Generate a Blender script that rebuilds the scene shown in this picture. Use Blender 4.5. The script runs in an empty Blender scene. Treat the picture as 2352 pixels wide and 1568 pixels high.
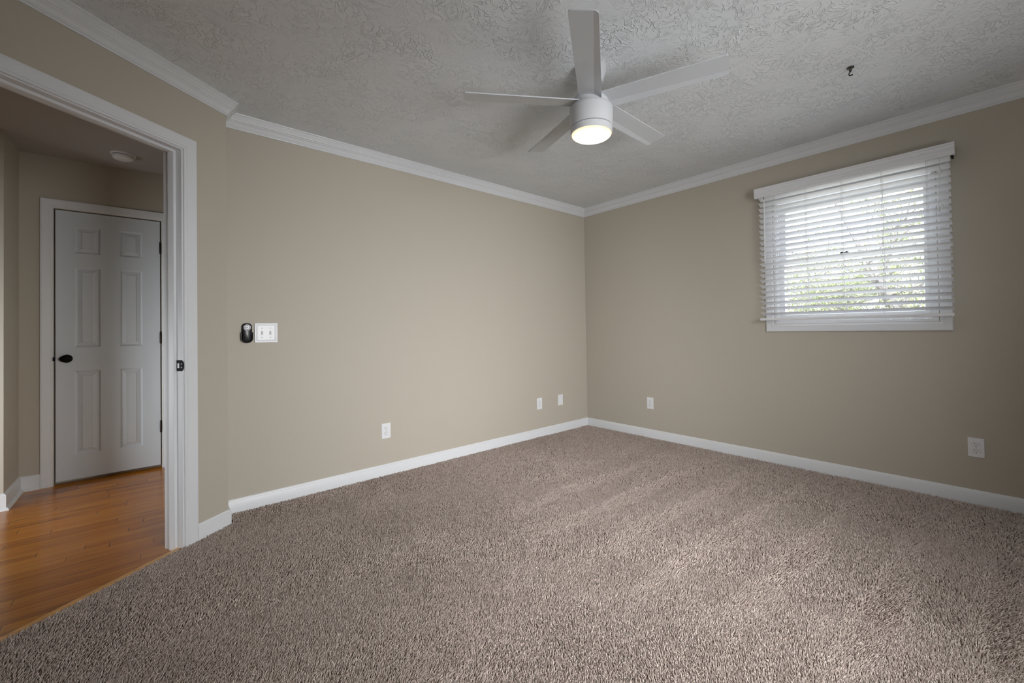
import bpy, bmesh, math, random
import numpy as np
from mathutils import Vector, Matrix, noise as mnoise

random.seed(7)
rng = np.random.default_rng(11)
scene = bpy.context.scene
COL = scene.collection
PI = math.pi
H = 2.44                                     # ceiling height

# ------------------------------------------------------------------ camera
cam_d = bpy.data.cameras.new('camera')
cam = bpy.data.objects.new('camera', cam_d)
COL.objects.link(cam)
R_ = Vector((0.74268852, -0.66944776, -0.01592036))
U_ = Vector((0.00289031, -0.02056968, 0.99978424))
F_ = Vector((0.6696308, 0.7425743, 0.01334195))
m = Matrix.Identity(4)
for i in range(3):
    m[i][0], m[i][1], m[i][2] = R_[i], U_[i], -F_[i]
m.translation = (-3.68877521, -3.15848426, 1.08613534)
cam.matrix_world = m
cam_d.sensor_width = 36.0
cam_d.lens = 969.20393846 * 36.0 / 2352.0
cam_d.shift_x = (1176.0 - 1220.02) / 2352.0
cam_d.shift_y = (743.70 - 784.0) / 2352.0
cam_d.clip_start = 0.02
scene.camera = cam

# ------------------------------------------------------------------ world, lights, exposure
world = bpy.data.worlds.new('overcast_sky')
scene.world = world
world.use_nodes = True
wn = world.node_tree.nodes
wn['Background'].inputs[0].default_value = (0.86, 0.93, 1.0, 1)
wn['Background'].inputs[1].default_value = 2.6

def area(name, loc, target, sx, sy, power, color=(1, 1, 1), spread=180):
    d = bpy.data.lights.new(name, 'AREA')
    d.shape = 'RECTANGLE'
    d.spread = math.radians(spread)
    d.size, d.size_y, d.energy, d.color = sx, sy, power, color
    o = bpy.data.objects.new(name, d)
    COL.objects.link(o)
    o.location = loc
    o.rotation_euler = (Vector(target) - Vector(loc)).to_track_quat('-Z', 'Z').to_euler()
    return o

# area lights for the unseen front and hallway windows, plus an added side fill
P_DOWN, P_UP, P_HALL, P_WORLD, P_LAMP, P_SIDE, P_WIDE, P_SUN = 31, 15, 22, 4.6, 1.15, 7, 37, 12.0
DAY = (0.985, 0.992, 1.0)
wn['Background'].inputs[1].default_value = P_WORLD
area('front_window_low_daylight', (-2.30, -4.17, 1.05), (-1.55, 0, 0.25), 1.5, 0.8, P_DOWN, DAY, 80)
area('front_window_skylight', (-2.30, -4.17, 1.42), (-1.6, 0, -0.35), 1.5, 1.2, P_WIDE, DAY, 114)
area('front_window_ground_bounce', (-2.2, -4.16, 1.30), (-1.2, -2.1, 2.44), 1.5, 1.0, P_UP, (0.98, 0.99, 1.0), 115)
area('side_fill_light', (-4.36, -2.90, 1.20), (-0.1, -0.75, 0.35), 1.2, 0.9, P_SIDE, DAY, 62)  # fill added to brighten the window wall; no window on this side
area('hall_window_daylight', (-6.15, 0.1, 0.7), (-4.0, 1.1, 0.55), 1.0, 1.0, P_HALL, (0.92, 0.97, 1.0), 80)
# high sun from behind the house: lights the garden, never enters the window
sun_d = bpy.data.lights.new('sun', 'SUN')
sun_d.energy, sun_d.angle, sun_d.color = P_SUN, math.radians(3), (1.0, 0.98, 0.95)
sun = bpy.data.objects.new('sun', sun_d)
COL.objects.link(sun)
sun.rotation_euler = Vector((0.22, 0.40, -0.89)).to_track_quat('-Z', 'Y').to_euler()

scene.view_settings.view_transform = 'Standard'
scene.view_settings.look = 'None'
scene.view_settings.exposure = 0.0
scene.view_settings.gamma = 1.0
scene.view_settings.use_curve_mapping = False
scene.cycles.max_bounces = 10
scene.cycles.diffuse_bounces = 6
scene.cycles.transparent_max_bounces = 12
scene.cycles.caustics_reflective = False
scene.cycles.caustics_refractive = False

# ------------------------------------------------------------------ helpers
def lin(c):
    return tuple(((x / 255.0) / 12.92 if x / 255.0 <= 0.04045 else ((x / 255.0 + 0.055) / 1.055) ** 2.4) for x in c) + (1.0,)

def mat(name, rgb, rough=0.5, metal=0.0, spec=0.5):
    mt = bpy.data.materials.new(name)
    mt.use_nodes = True
    b = mt.node_tree.nodes['Principled BSDF']
    b.inputs['Base Color'].default_value = lin(rgb)
    b.inputs['Roughness'].default_value = rough
    b.inputs['Metallic'].default_value = metal
    b.inputs['Specular IOR Level'].default_value = spec
    return mt

class NT:
    """tiny node-graph helper"""
    def __init__(self, mt):
        self.t = mt.node_tree
        self.n = self.t.nodes
        self.bsdf = self.n['Principled BSDF']
    def node(self, typ, **kw):
        nd = self.n.new(typ)
        for k, v in kw.items():
            setattr(nd, k, v)
        return nd
    def link(self, a, b):
        self.t.links.new(a, b)
    def val(self, sock, v):
        if hasattr(v, 'is_output') or isinstance(v, bpy.types.NodeSocket):
            self.link(v, sock)
        else:
            sock.default_value = v
    def math(self, op, a, b=None, clamp=False):
        nd = self.node('ShaderNodeMath', operation=op, use_clamp=clamp)
        self.val(nd.inputs[0], a)
        if b is not None:
            self.val(nd.inputs[1], b)
        return nd.outputs[0]
    def vmath(self, op, a, b=None):
        nd = self.node('ShaderNodeVectorMath', operation=op)
        self.val(nd.inputs[0], a)
        if b is not None:
            self.val(nd.inputs[1], b)
        return nd
    def pos(self):
        return self.node('ShaderNodeNewGeometry').outputs['Position']
    def noise(self, vec, scale, detail=2.0, rough=0.5, dim='3D'):
        nd = self.node('ShaderNodeTexNoise', noise_dimensions=dim)
        self.val(nd.inputs['Vector'], vec)
        nd.inputs['Scale'].default_value = scale
        nd.inputs['Detail'].default_value = detail
        nd.inputs['Roughness'].default_value = rough
        return nd
    def ramp(self, fac, stops):
        nd = self.node('ShaderNodeValToRGB')
        self.val(nd.inputs[0], fac)
        els = nd.color_ramp.elements
        while len(els) < len(stops):
            els.new(0.5)
        for e, (p, c) in zip(els, stops):
            e.position, e.color = p, c
        return nd.outputs[0]
    def maprange(self, v, a, b, c, d, interp='LINEAR'):
        nd = self.node('ShaderNodeMapRange', interpolation_type=interp)
        self.val(nd.inputs[0], v)
        for i, x in zip((1, 2, 3, 4), (a, b, c, d)):
            nd.inputs[i].default_value = x
        return nd.outputs[0]
    def bump(self, height, strength, dist):
        nd = self.node('ShaderNodeBump')
        nd.inputs['Strength'].default_value = strength
        nd.inputs['Distance'].default_value = dist
        self.link(height, nd.inputs['Height'])
        self.link(nd.outputs[0], self.bsdf.inputs['Normal'])

def tag(o, label=None, cat=None, group=None, kind=None):
    if label: o['label'] = label
    if cat: o['category'] = cat
    if group: o['group'] = group
    if kind: o['kind'] = kind
    return o

def empty(name, loc=(0, 0, 0), rz=0.0):
    o = bpy.data.objects.new(name, None)
    o.empty_display_size = 0.05
    o.location = loc
    o.rotation_euler = (0, 0, rz)
    COL.objects.link(o)
    return o

class MB:
    """collects shapes and links them as ONE mesh object"""
    def __init__(self):
        self.v, self.f = [], []
    def add(self, vs, fs):
        k = len(self.v)
        self.v += [tuple(x) for x in vs]
        self.f += [tuple(i + k for i in f) for f in fs]
        return self
    def box(self, lo, hi, M=None):
        (a, b, c), (d, e, f) = lo, hi
        vs = [(a, b, c), (d, b, c), (d, e, c), (a, e, c), (a, b, f), (d, b, f), (d, e, f), (a, e, f)]
        if M: vs = [M @ Vector(x) for x in vs]
        return self.add(vs, [(0, 3, 2, 1), (4, 5, 6, 7), (0, 1, 5, 4), (1, 2, 6, 5), (2, 3, 7, 6), (3, 0, 4, 7)])
    def prism(self, pts, z0, z1):
        """footprint polygon (xy) extruded in z"""
        n = len(pts)
        vs = [(p[0], p[1], z0) for p in pts] + [(p[0], p[1], z1) for p in pts]
        fs = [tuple(range(n - 1, -1, -1)), tuple(range(n, 2 * n))]
        fs += [(i, (i + 1) % n, (i + 1) % n + n, i + n) for i in range(n)]
        return self.add(vs, fs)
    def extrude(self, prof, M, a, b):
        """closed 2D profile (u,w) extruded along local third axis from a to b; M maps (u, w, t)"""
        n = len(prof)
        vs = [M @ Vector((p[0], p[1], a)) for p in prof] + [M @ Vector((p[0], p[1], b)) for p in prof]
        fs = [tuple(range(n - 1, -1, -1)), tuple(range(n, 2 * n))]
        fs += [(i, (i + 1) % n, (i + 1) % n + n, i + n) for i in range(n)]
        return self.add(vs, fs)
    def sweep(self, path, dirs, up, prof, closed=False, caps=True):
        """profile points (a, c): a along the per-segment side direction, c along `up`; mitred corners"""
        P = [Vector(p) for p in path]
        Dr = [Vector(d).normalized() for d in dirs]
        up = Vector(up)
        n = len(P)
        k = len(prof)
        rows = []
        for i in range(n):
            if closed:
                d0, d1 = Dr[i - 1], Dr[i]
            else:
                d0 = Dr[max(i - 1, 0)]
                d1 = Dr[min(i, len(Dr) - 1)]
            mv = (d0 + d1) / (1.0 + d0.dot(d1))
            rows.append([P[i] + mv * a + up * c for a, c in prof])
        vs = [x for r in rows for x in r]
        fs = []
        for i in range(n if closed else n - 1):
            j = (i + 1) % n
            for q in range(k):
                q2 = (q + 1) % k
                fs.append((i * k + q, i * k + q2, j * k + q2, j * k + q))
        if not closed and caps:
            fs.append(tuple(range(k - 1, -1, -1)))
            fs.append(tuple((n - 1) * k + q for q in range(k)))
        return self.add(vs, fs)
    def lathe(self, prof, seg=48, M=None, cap0=True, cap1=True):
        """profile [(r, z)] turned about local z"""
        k = len(prof)
        vs = []
        for s in range(seg):
            c, sn = math.cos(2 * PI * s / seg), math.sin(2 * PI * s / seg)
            for r, z in prof:
                p = Vector((r * c, r * sn, z))
                vs.append(M @ p if M else p)
        fs = []
        for s in range(seg):
            t = (s + 1) % seg
            for q in range(k - 1):
                fs.append((s * k + q, t * k + q, t * k + q + 1, s * k + q + 1))
        if cap0: fs.append(tuple(s * k for s in range(seg - 1, -1, -1)))
        if cap1: fs.append(tuple(s * k + k - 1 for s in range(seg)))
        return self.add(vs, fs)
    def tube(self, pts, rad, seg=10, caps=True):
        P = [Vector(p) for p in pts]
        n = len(P)
        rad = rad if isinstance(rad, (list, tuple)) else [rad] * n
        tang = [(P[min(i + 1, n - 1)] - P[max(i - 1, 0)]).normalized() for i in range(n)]
        ref = Vector((0, 0, 1)) if abs(tang[0].z) < 0.9 else Vector((1, 0, 0))
        nrm = tang[0].cross(ref).normalized()
        vs = []
        for i in range(n):
            nrm = (nrm - tang[i] * nrm.dot(tang[i])).normalized()
            bn = tang[i].cross(nrm)
            for s in range(seg):
                a = 2 * PI * s / seg
                vs.append(P[i] + (nrm * math.cos(a) + bn * math.sin(a)) * rad[i])
        fs = []
        for i in range(n - 1):
            for s in range(seg):
                t = (s + 1) % seg
                fs.append((i * seg + s, i * seg + t, (i + 1) * seg + t, (i + 1) * seg + s))
        if caps:
            fs.append(tuple(range(seg - 1, -1, -1)))
            fs.append(tuple((n - 1) * seg + s for s in range(seg)))
        return self.add(vs, fs)
    def build(self, name, material, parent=None, smooth=None, bevel=0.0, bseg=2, fix=True):
        me = bpy.data.meshes.new(name)
        me.from_pydata(self.v, [], self.f)
        if fix or bevel:
            bm = bmesh.new()
            bm.from_mesh(me)
            if fix:
                bmesh.ops.remove_doubles(bm, verts=bm.verts, dist=1e-6)
                bmesh.ops.recalc_face_normals(bm, faces=bm.faces)
            if bevel:
                ed = [e for e in bm.edges if len(e.link_faces) == 2 and e.calc_face_angle(0) > 0.5]
                bmesh.ops.bevel(bm, geom=ed, offset=bevel, segments=bseg, profile=0.5, affect='EDGES', clamp_overlap=True)
            bm.to_mesh(me)
            bm.free()
        me.materials.append(material)
        if smooth is not None:
            me.shade_smooth()
            me.set_sharp_from_angle(angle=math.radians(smooth))
        o = bpy.data.objects.new(name, me)
        COL.objects.link(o)
        if parent is not None:
            o.parent = parent
        return o

def struct(o, label, cat):
    return tag(o, label, cat, kind='structure')

# ------------------------------------------------------------------ materials
M_wall = mat('greige_wall_paint', (182, 175, 162), 0.62, spec=0.3)
g = NT(M_wall)
nz = g.noise(g.pos(), 260, 2)
g.bump(nz.outputs['Fac'], 0.12, 0.001)
M_trim = mat('white_semigloss_trim', (217, 219, 222), 0.38)
M_door = mat('white_door_paint', (206, 212, 219), 0.42)
M_plate = mat('white_plastic', (226, 227, 230), 0.35)
M_slot = mat('dark_slot', (28, 26, 30), 0.6)
M_black = mat('black_metal', (5, 5, 6), 0.5, 0.0, 0.12)
M_hinge = mat('dark_bronze_metal', (40, 28, 22), 0.4, 0.7)
M_fan = mat('white_satin_fan', (192, 194, 197), 0.4)
M_blade = mat('white_gloss_blade', (196, 199, 203), 0.09)
M_blind = mat('white_faux_wood', (226, 226, 228), 0.42)
M_cord = mat('white_cord', (222, 222, 222), 0.8)
M_vinyl = mat('white_vinyl_window', (226, 227, 229), 0.35)
M_screw = mat('painted_screw', (170, 170, 172), 0.4)
M_clear = mat('clear_acrylic_wand', (225, 228, 230), 0.15)

# swirled stomp-brush ceiling: ridges radiating from random centres
M_ceil = mat('stomp_textured_ceiling', (226, 229, 232), 0.75, spec=0.2)
g = NT(M_ceil)
ps = g.pos()
def stomp(g, ps, off, cell):
    p2 = g.vmath('ADD', ps, off).outputs[0]
    w = g.noise(p2, 5.0, 2)
    wob = g.vmath('SCALE', g.vmath('SUBTRACT', w.outputs['Color'], (0.5, 0.5, 0.5)).outputs[0])
    wob.inputs['Scale'].default_value = 0.06
    p3 = g.vmath('MULTIPLY', g.vmath('ADD', p2, wob.outputs[0]).outputs[0], (1, 1, 0)).outputs[0]
    vo = g.node('ShaderNodeTexVoronoi', voronoi_dimensions='2D', feature='F1')
    g.link(p3, vo.inputs['Vector'])
    vo.inputs['Scale'].default_value = 1.0 / cell
    dv = g.vmath('SUBTRACT', p3, vo.outputs['Position']).outputs[0]
    dist = g.vmath('LENGTH', dv).outputs['Value']
    dn = g.vmath('NORMALIZE', dv).outputs[0]
    sc = g.vmath('SCALE', dn)
    sc.inputs['Scale'].default_value = 2.6
    sepc = g.node('ShaderNodeSeparateXYZ')
    g.link(sc.outputs[0], sepc.inputs[0])
    cr = g.node('ShaderNodeSeparateColor')
    g.link(vo.outputs['Color'], cr.inputs[0])
    zz = g.math('ADD', g.math('MULTIPLY', dist, 12.0), g.math('MULTIPLY', cr.outputs[0], 90.0))
    cmb = g.node('ShaderNodeCombineXYZ')
    g.link(sepc.outputs[0], cmb.inputs[0])
    g.link(sepc.outputs[1], cmb.inputs[1])
    g.link(zz, cmb.inputs[2])
    n1 = g.noise(cmb.outputs[0], 1.0, 2.0, 0.55)
    d1 = g.math('ABSOLUTE', g.math('SUBTRACT', n1.outputs['Fac'], 0.5))
    ridge = g.maprange(d1, 0.0, 0.028, 1.0, 0.0, 'SMOOTHSTEP')
    fin = g.maprange(dist, cell * 0.10, cell * 0.24, 0.0, 1.0, 'SMOOTHSTEP')
    return g.math('MULTIPLY', ridge, fin)
r1 = stomp(g, ps, (3.1, 1.7, 0), 0.21)
r2 = stomp(g, ps, (9.7, 5.2, 0), 0.18)
big = g.noise(ps, 4.5, 2)
msk = g.maprange(big.outputs['Fac'], 0.36, 0.58, 0.22, 1.0)
hh = g.math('MULTIPLY', g.math('MAXIMUM', r1, g.math('MULTIPLY', r2, 0.8)), msk)
fine = g.noise(ps, 60, 2)
hh = g.math('ADD', hh, g.math('MULTIPLY', fine.outputs['Fac'], 0.25))
g.bump(hh, 0.72, 0.005)

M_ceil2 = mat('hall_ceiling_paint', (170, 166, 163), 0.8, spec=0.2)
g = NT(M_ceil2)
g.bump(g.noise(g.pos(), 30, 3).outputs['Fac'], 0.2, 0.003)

# carpet: greige fibre
M_carpet = mat('greige_carpet_fibre', (158, 141, 131), 0.95, spec=0.1)
g = NT(M_carpet)
at = g.node('ShaderNodeAttribute', attribute_name='tint')
cn = g.noise(g.pos(), 2.2, 3)
fac = g.math('ADD', g.math('MULTIPLY', at.outputs['Fac'], 0.8), g.math('MULTIPLY', cn.outputs['Fac'], 0.2))
g.link(g.ramp(fac, [(0.0, lin((136, 121, 112))), (0.5, lin((194, 179, 170))), (1.0, lin((226, 214, 206)))]), g.bsdf.inputs['Base Color'])
M_backing = mat('carpet_backing', (96, 80, 70), 0.95, spec=0.1)
g = NT(M_backing)
g.link(g.ramp(g.noise(g.pos(), 420, 2).outputs['Fac'], [(0.3, lin((78, 64, 56))), (0.7, lin((120, 104, 94)))]), g.bsdf.inputs['Base Color'])

# hardwood: narrow strips along x with staggered ends, grain and mineral streaks
M_wood = mat('honey_maple_floor', (150, 92, 40), 0.2, spec=0.5)
g = NT(M_wood)
ps = g.pos()
sx = g.node('ShaderNodeSeparateXYZ')
g.link(ps, sx.inputs[0])
row = g.math('FLOOR', g.math('DIVIDE', sx.outputs[1], 0.0572))
wr = g.node('ShaderNodeTexWhiteNoise', noise_dimensions='1D')
g.link(row, wr.inputs['W'])
xs = g.math('ADD', sx.outputs[0], g.math('MULTIPLY', wr.outputs['Value'], 3.7))
pl = g.math('FLOOR', g.math('DIVIDE', xs, 0.85))
cb = g.node('ShaderNodeCombineXYZ')
g.link(row, cb.inputs[0]); g.link(pl, cb.inputs[1])
wp = g.node('ShaderNodeTexWhiteNoise', noise_dimensions='2D')
g.link(cb.outputs[0], wp.inputs['Vector'])
cg = g.node('ShaderNodeCombineXYZ')
g.link(g.math('MULTIPLY', sx.outputs[0], 2.2), cg.inputs[0])
g.link(g.math('MULTIPLY', sx.outputs[1], 42.0), cg.inputs[1])
g.link(g.math('MULTIPLY', wp.outputs['Value'], 37.0), cg.inputs[2])
gr = g.noise(cg.outputs[0], 1.0, 4, 0.6)
tone = g.math('ADD', g.math('MULTIPLY', wp.outputs['Value'], 0.26), g.math('MULTIPLY', gr.outputs['Fac'], 0.72))
colr = g.ramp(tone, [(0.15, lin((126, 68, 10))), (0.45, lin((170, 102, 20))), (0.8, lin((192, 126, 38)))])
cs = g.node('ShaderNodeCombineXYZ')
g.link(g.math('MULTIPLY', sx.outputs[0], 3.0), cs.inputs[0])
g.link(g.math('MULTIPLY', sx.outputs[1], 75.0), cs.inputs[1])
g.link(g.math('MULTIPLY', wp.outputs['Value'], 11.0), cs.inputs[2])
st = g.noise(cs.outputs[0], 1.0, 2)
stm = g.maprange(st.outputs['Fac'], 0.60, 0.74, 0.0, 0.8, 'SMOOTHSTEP')
mx = g.node('ShaderNodeMix', data_type='RGBA')
g.link(stm, mx.inputs[0]); g.link(colr, mx.inputs[6]); mx.inputs[7].default_value = lin((62, 34, 10))
fy = g.math('FRACT', g.math('DIVIDE', sx.outputs[1], 0.0572))
fx = g.math('FRACT', g.math('DIVIDE', xs, 0.85))
ey = g.maprange(g.math('ABSOLUTE', g.math('SUBTRACT', fy, 0.5)), 0.482, 0.497, 0.0, 0.45)
ex = g.maprange(g.math('ABSOLUTE', g.math('SUBTRACT', fx, 0.5)), 0.4975, 0.4992, 0.0, 0.75)
eg = g.math('MAXIMUM', ey, ex)
mx2 = g.node('ShaderNodeMix', data_type='RGBA')
g.link(eg, mx2.inputs[0]); g.link(mx.outputs[2], mx2.inputs[6]); mx2.inputs[7].default_value = lin((60, 32, 10))
g.link(mx2.outputs[2], g.bsdf.inputs['Base Color'])
M_nosing = mat('light_maple_threshold', (186, 124, 58), 0.3)
g = NT(M_nosing)
v = g.vmath('MULTIPLY', g.pos(), (6, 30, 1)).outputs[0]
g.link(g.ramp(g.noise(v, 1.5, 3).outputs['Fac'], [(0.3, lin((206, 146, 70))), (0.7, lin((232, 178, 104)))]), g.bsdf.inputs['Base Color'])

# lamp diffuser: lit opal lens, whiter where it is seen face-on through less glass
M_lamp = mat('lit_opal_diffuser', (120, 112, 96), 0.4)
g = NT(M_lamp)
sxl = g.node('ShaderNodeSeparateXYZ')
tc = g.node('ShaderNodeTexCoord')
ln = g.vmath('LENGTH', g.vmath('MULTIPLY', tc.outputs['Object'], (1, 1, 0)).outputs[0]).outputs['Value']
g.link(g.ramp(g.math('DIVIDE', ln, 0.104), [(0.70, (1.0, 0.97, 0.93, 1)), (0.92, (1.0, 0.90, 0.74, 1)), (1.0, (1.0, 0.74, 0.44, 1))]), g.bsdf.inputs['Emission Color'])
g.bsdf.inputs['Emission Strength'].default_value = P_LAMP

# window glass: clear pane with a faint reflection
M_glass = bpy.data.materials.new('window_glass')
M_glass.use_nodes = True
t = M_glass.node_tree
t.nodes.remove(t.nodes['Principled BSDF'])
tr = t.nodes.new('ShaderNodeBsdfTransparent'); tr.inputs[0].default_value = (0.95, 0.96, 0.97, 1)
gl = t.nodes.new('ShaderNodeBsdfGlossy'); gl.inputs['Roughness'].default_value = 0.02
mxs = t.nodes.new('ShaderNodeMixShader'); mxs.inputs[0].default_value = 0.05
t.links.new(tr.outputs[0], mxs.inputs[1]); t.links.new(gl.outputs[0], mxs.inputs[2])
t.links.new(mxs.outputs[0], t.nodes['Material Output'].inputs[0])

M_bark = mat('pale_grey_bark', (150, 140, 128), 0.9)
g = NT(M_bark)
g.link(g.ramp(g.noise(g.pos(), 9, 4).outputs['Fac'], [(0.3, lin((108, 103, 100))), (0.7, lin((142, 136, 130)))]), g.bsdf.inputs['Base Color'])
M_leaf = mat('spring_green_leaf', (110, 122, 78), 0.6)
g = NT(M_leaf)
g.link(g.ramp(g.noise(g.pos(), 3, 3).outputs['Fac'], [(0.3, lin((118, 134, 76))), (0.7, lin((150, 158, 112)))]), g.bsdf.inputs['Base Color'])
M_ground = mat('pale_bounce_ground', (136, 150, 84), 0.9)  # unseen ground, kept pale grey to bounce daylight up under the slats
g = NT(M_ground)
g.link(g.ramp(g.noise(g.pos(), 1.2, 5).outputs['Fac'], [(0.3, lin((168, 168, 160))), (0.7, lin((186, 184, 176)))]), g.bsdf.inputs['Base Color'])

# ------------------------------------------------------------------ room shell
DA = 0.65470
Cx, Cy = -3.35950627, -0.16480135
N3 = Vector((0.60892441, -0.79322825, 0))         # door wall normal, into the room
D3 = Vector((-0.79322825, -0.60892441, 0))        # along the door wall, away from the corner
C3 = Vector((Cx, Cy, 0))
WT = 0.114
def dw(s, n, z=0.0):
    p = C3 + D3 * s + N3 * n
    return Vector((p.x, p.y, z))
DWM = Matrix(((D3.x, N3.x, 0, Cx), (D3.y, N3.y, 0, Cy), (0, 0, 1, 0), (0, 0, 0, 1)))   # (s, n, z) -> world
S0, S1 = 0.262, 1.075                              # doorway between the jambs
SE = 1.30
ZH = 2.053                                         # underside of the head jamb
FW = -0.020                                        # hardwood level, carpet tips are z = 0
XW, YS = -4.39, -4.20                              # left and front walls (behind the camera)
end = dw(SE, 0)

b = MB().box((-3.3595, 0, -0.05), (0.0, WT, H))
struct(b.build('wall_back', M_wall), 'long plain greige wall with light switch and outlets', 'wall')

# window wall with its opening
WY0, WY1, WZ0, WZ1 = -2.905, -1.967, 1.100, 2.062
b = MB()
b.box((0, YS, -0.05), (0.14, WY0, H)).box((0, WY1, -0.05), (0.14, WT, H))
b.box((0, WY0, -0.05), (0.14, WY1, WZ0)).box((0, WY0, WZ1), (0.14, WY1, H))
struct(b.build('wall_right', M_wall, fix=False), 'greige wall holding the window with white blinds', 'wall')

# angled door wall with its doorway and short return
b = MB()
p1, p2 = dw(S0 - 0.02, 0), dw(S0 - 0.02, -WT)
p3 = dw(0, -WT)
b.prism([(Cx, Cy), (p1.x, p1.y), (p2.x, p2.y), (p3.x, p3.y), (p3.x, WT), (Cx, WT)], -0.05, H)
b.box((S0 - 0.02, -WT, ZH + 0.02), (S1 + 0.02, 0, H), DWM)
b.box((S1 + 0.02, -WT, -0.05), (SE, 0, H), DWM)
struct(b.build('wall_left', M_wall, fix=False), 'angled greige wall around the hallway doorway', 'wall')

b = MB().prism([(end.x, end.y), (end.x - 0.1, end.y + 0.1), (XW - 0.12, end.y), (XW - 0.12, YS), (XW, YS)], -0.05, H)
struct(b.build('wall_side', M_wall), 'greige side wall left of the camera', 'wall')
struct(MB().box((XW - 0.12, YS - 0.12, -0.05), (0.14, YS, H)).build('wall_front', M_wall), 'greige wall behind the camera', 'wall')

# hallway walls
HY, HX, HY2, HXL = 1.57, -4.395, 1.15, -6.2
hl, hr, ht = -4.222, -3.626, 2.048                 # hallway door opening
b = MB()
b.box((HX, HY, -0.06), (hl - 0.004, HY + 0.12, H)).box((hr + 0.004, HY, -0.06), (-3.38, HY + 0.12, H))
b.box((hl - 0.004, HY, ht + 0.004), (hr + 0.004, HY + 0.12, H))
b.box((hl - 0.004, HY + 0.06, -0.06), (hr + 0.004, HY + 0.12, ht + 0.004))
struct(b.build('wall_hall_back', M_wall, fix=False), 'shaded greige hallway wall around the white panel door', 'wall')
b = MB().box((HXL, HY2, -0.06), (HX, HY + 0.12, H))
struct(b.build('wall_hall_left', M_wall), 'greige hallway wall stepping forward left of the panel door', 'wall')
b = MB().box((-3.50, -0.10, -0.06), (-3.432, HY, H))
struct(b.build('wall_hall_right', M_wall), 'greige hallway wall hidden behind the doorway jamb', 'wall')
b = MB().box((HXL - 0.1, -1.3, -0.06), (HXL, HY + 0.12, H)).box((HXL, -1.3, -0.06), (XW - 0.1, -1.2, H)).box((XW - 0.12, -1.3, -0.06), (XW - 0.06, end.y + 0.1, H))
struct(b.build('wall_hall_end', M_wall, fix=False), 'greige far end of the hallway beyond the frame', 'wall')

mid0, mid1 = dw(0, -WT / 2), dw(SE, -WT / 2)
room = [(0.05, YS - 0.05), (0.05, 0.05), (mid0.x, 0.05), (mid0.x, mid0.y), (mid1.x, mid1.y), (XW - 0.05, YS - 0.05)]
hall = [(-3.39, HY + 0.1), (-3.39, mid0.y), (mid0.x, mid0.y), (mid1.x, mid1.y), (mid1.x, -1.3), (HXL - 0.1, -1.3), (HXL - 0.1, HY + 0.1)]
struct(MB().prism(room, H, H + 0.08).build('ceiling', M_ceil), 'white ceiling with stomped brush texture', 'ceiling')
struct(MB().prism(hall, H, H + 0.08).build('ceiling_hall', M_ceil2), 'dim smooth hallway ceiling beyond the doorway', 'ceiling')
carpet_poly = [(0, YS), (0, 0), (Cx, 0), (Cx, Cy), (end.x, end.y), (XW, YS)]
struct(MB().prism(carpet_poly, -0.09, -0.010).build('floor', M_backing), 'carpeted room floor under the greige pile', 'floor')
struct(MB().prism(hall, -0.10, FW).build('floor_hall', M_wood), 'glossy honey maple strip floor in the hallway', 'floor')
b = MB()
nprof = [(-0.048, FW), (-0.046, FW + 0.006), (-0.038, FW + 0.010), (-0.012, FW + 0.011), (0.0, FW + 0.007), (0.0, FW - 0.02), (-0.048, FW - 0.02)]
Mn = Matrix(((N3.x, 0, D3.x, Cx), (N3.y, 0, D3.y, Cy), (0, 1, 0, 0), (0, 0, 0, 1)))
b.extrude(nprof, Mn, S0, S1)
struct(b.build('trim_1', M_nosing), 'pale maple threshold strip between hallway floor and carpet', 'threshold')

# ------------------------------------------------------------------ crown moulding and baseboards
cpts = [(0, 0.080), (0.006, 0.080), (0.0075, 0.0755), (0.0075, 0.0735), (0.0095, 0.0730), (0.0095, 0.0705), (0.0115, 0.0700),
        (0.0115, 0.0665), (0.0140, 0.0640), (0.0165, 0.0585), (0.0200, 0.0520), (0.0245, 0.0465), (0.0300, 0.0425), (0.0305, 0.0385),
        (0.0335, 0.0375), (0.0365, 0.0350), (0.0375, 0.0315), (0.0380, 0.0285), (0.0405, 0.0270), (0.0410, 0.0240), (0.0440, 0.0215),
        (0.0450, 0.0185), (0.0480, 0.0160), (0.0490, 0.0130), (0.0520, 0.0115), (0.0525, 0.0080), (0.0560, 0.0072), (0.0590, 0.0045),
        (0.0601, 0.0), (0, 0)]
crown = [(a, -c) for a, c in cpts]
path = [(0, YS, H), (0, 0, H), (Cx, 0, H), (Cx, Cy, H), (end.x, end.y, H), (XW, YS, H)]
dirs = [(-1, 0, 0), (0, -1, 0), (1, 0, 0), N3, (1, 0, 0)]
b = MB().sweep(path, dirs, (0, 0, 1), crown)
struct(b.build('trim_2', M_trim, smooth=25), 'white stepped crown moulding running round the ceiling', 'moulding')

bp = [(0, -0.012), (0.014, -0.012), (0.014, 0.061), (0.0125, 0.0645), (0.0095, 0.0665), (0.0085, 0.0705), (0.0065, 0.0740), (0.0040, 0.0785), (0, 0.0785)]
b = MB().sweep([(0, YS, 0), (0, 0, 0), (Cx, 0, 0), (Cx, Cy, 0), tuple(dw(0.190, 0))], [(-1, 0, 0), (0, -1, 0), (1, 0, 0), N3], (0, 0, 1), bp)
struct(b.build('baseboard_room', M_trim, smooth=25), 'white baseboard along the carpet below the greige walls', 'baseboard')
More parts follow.
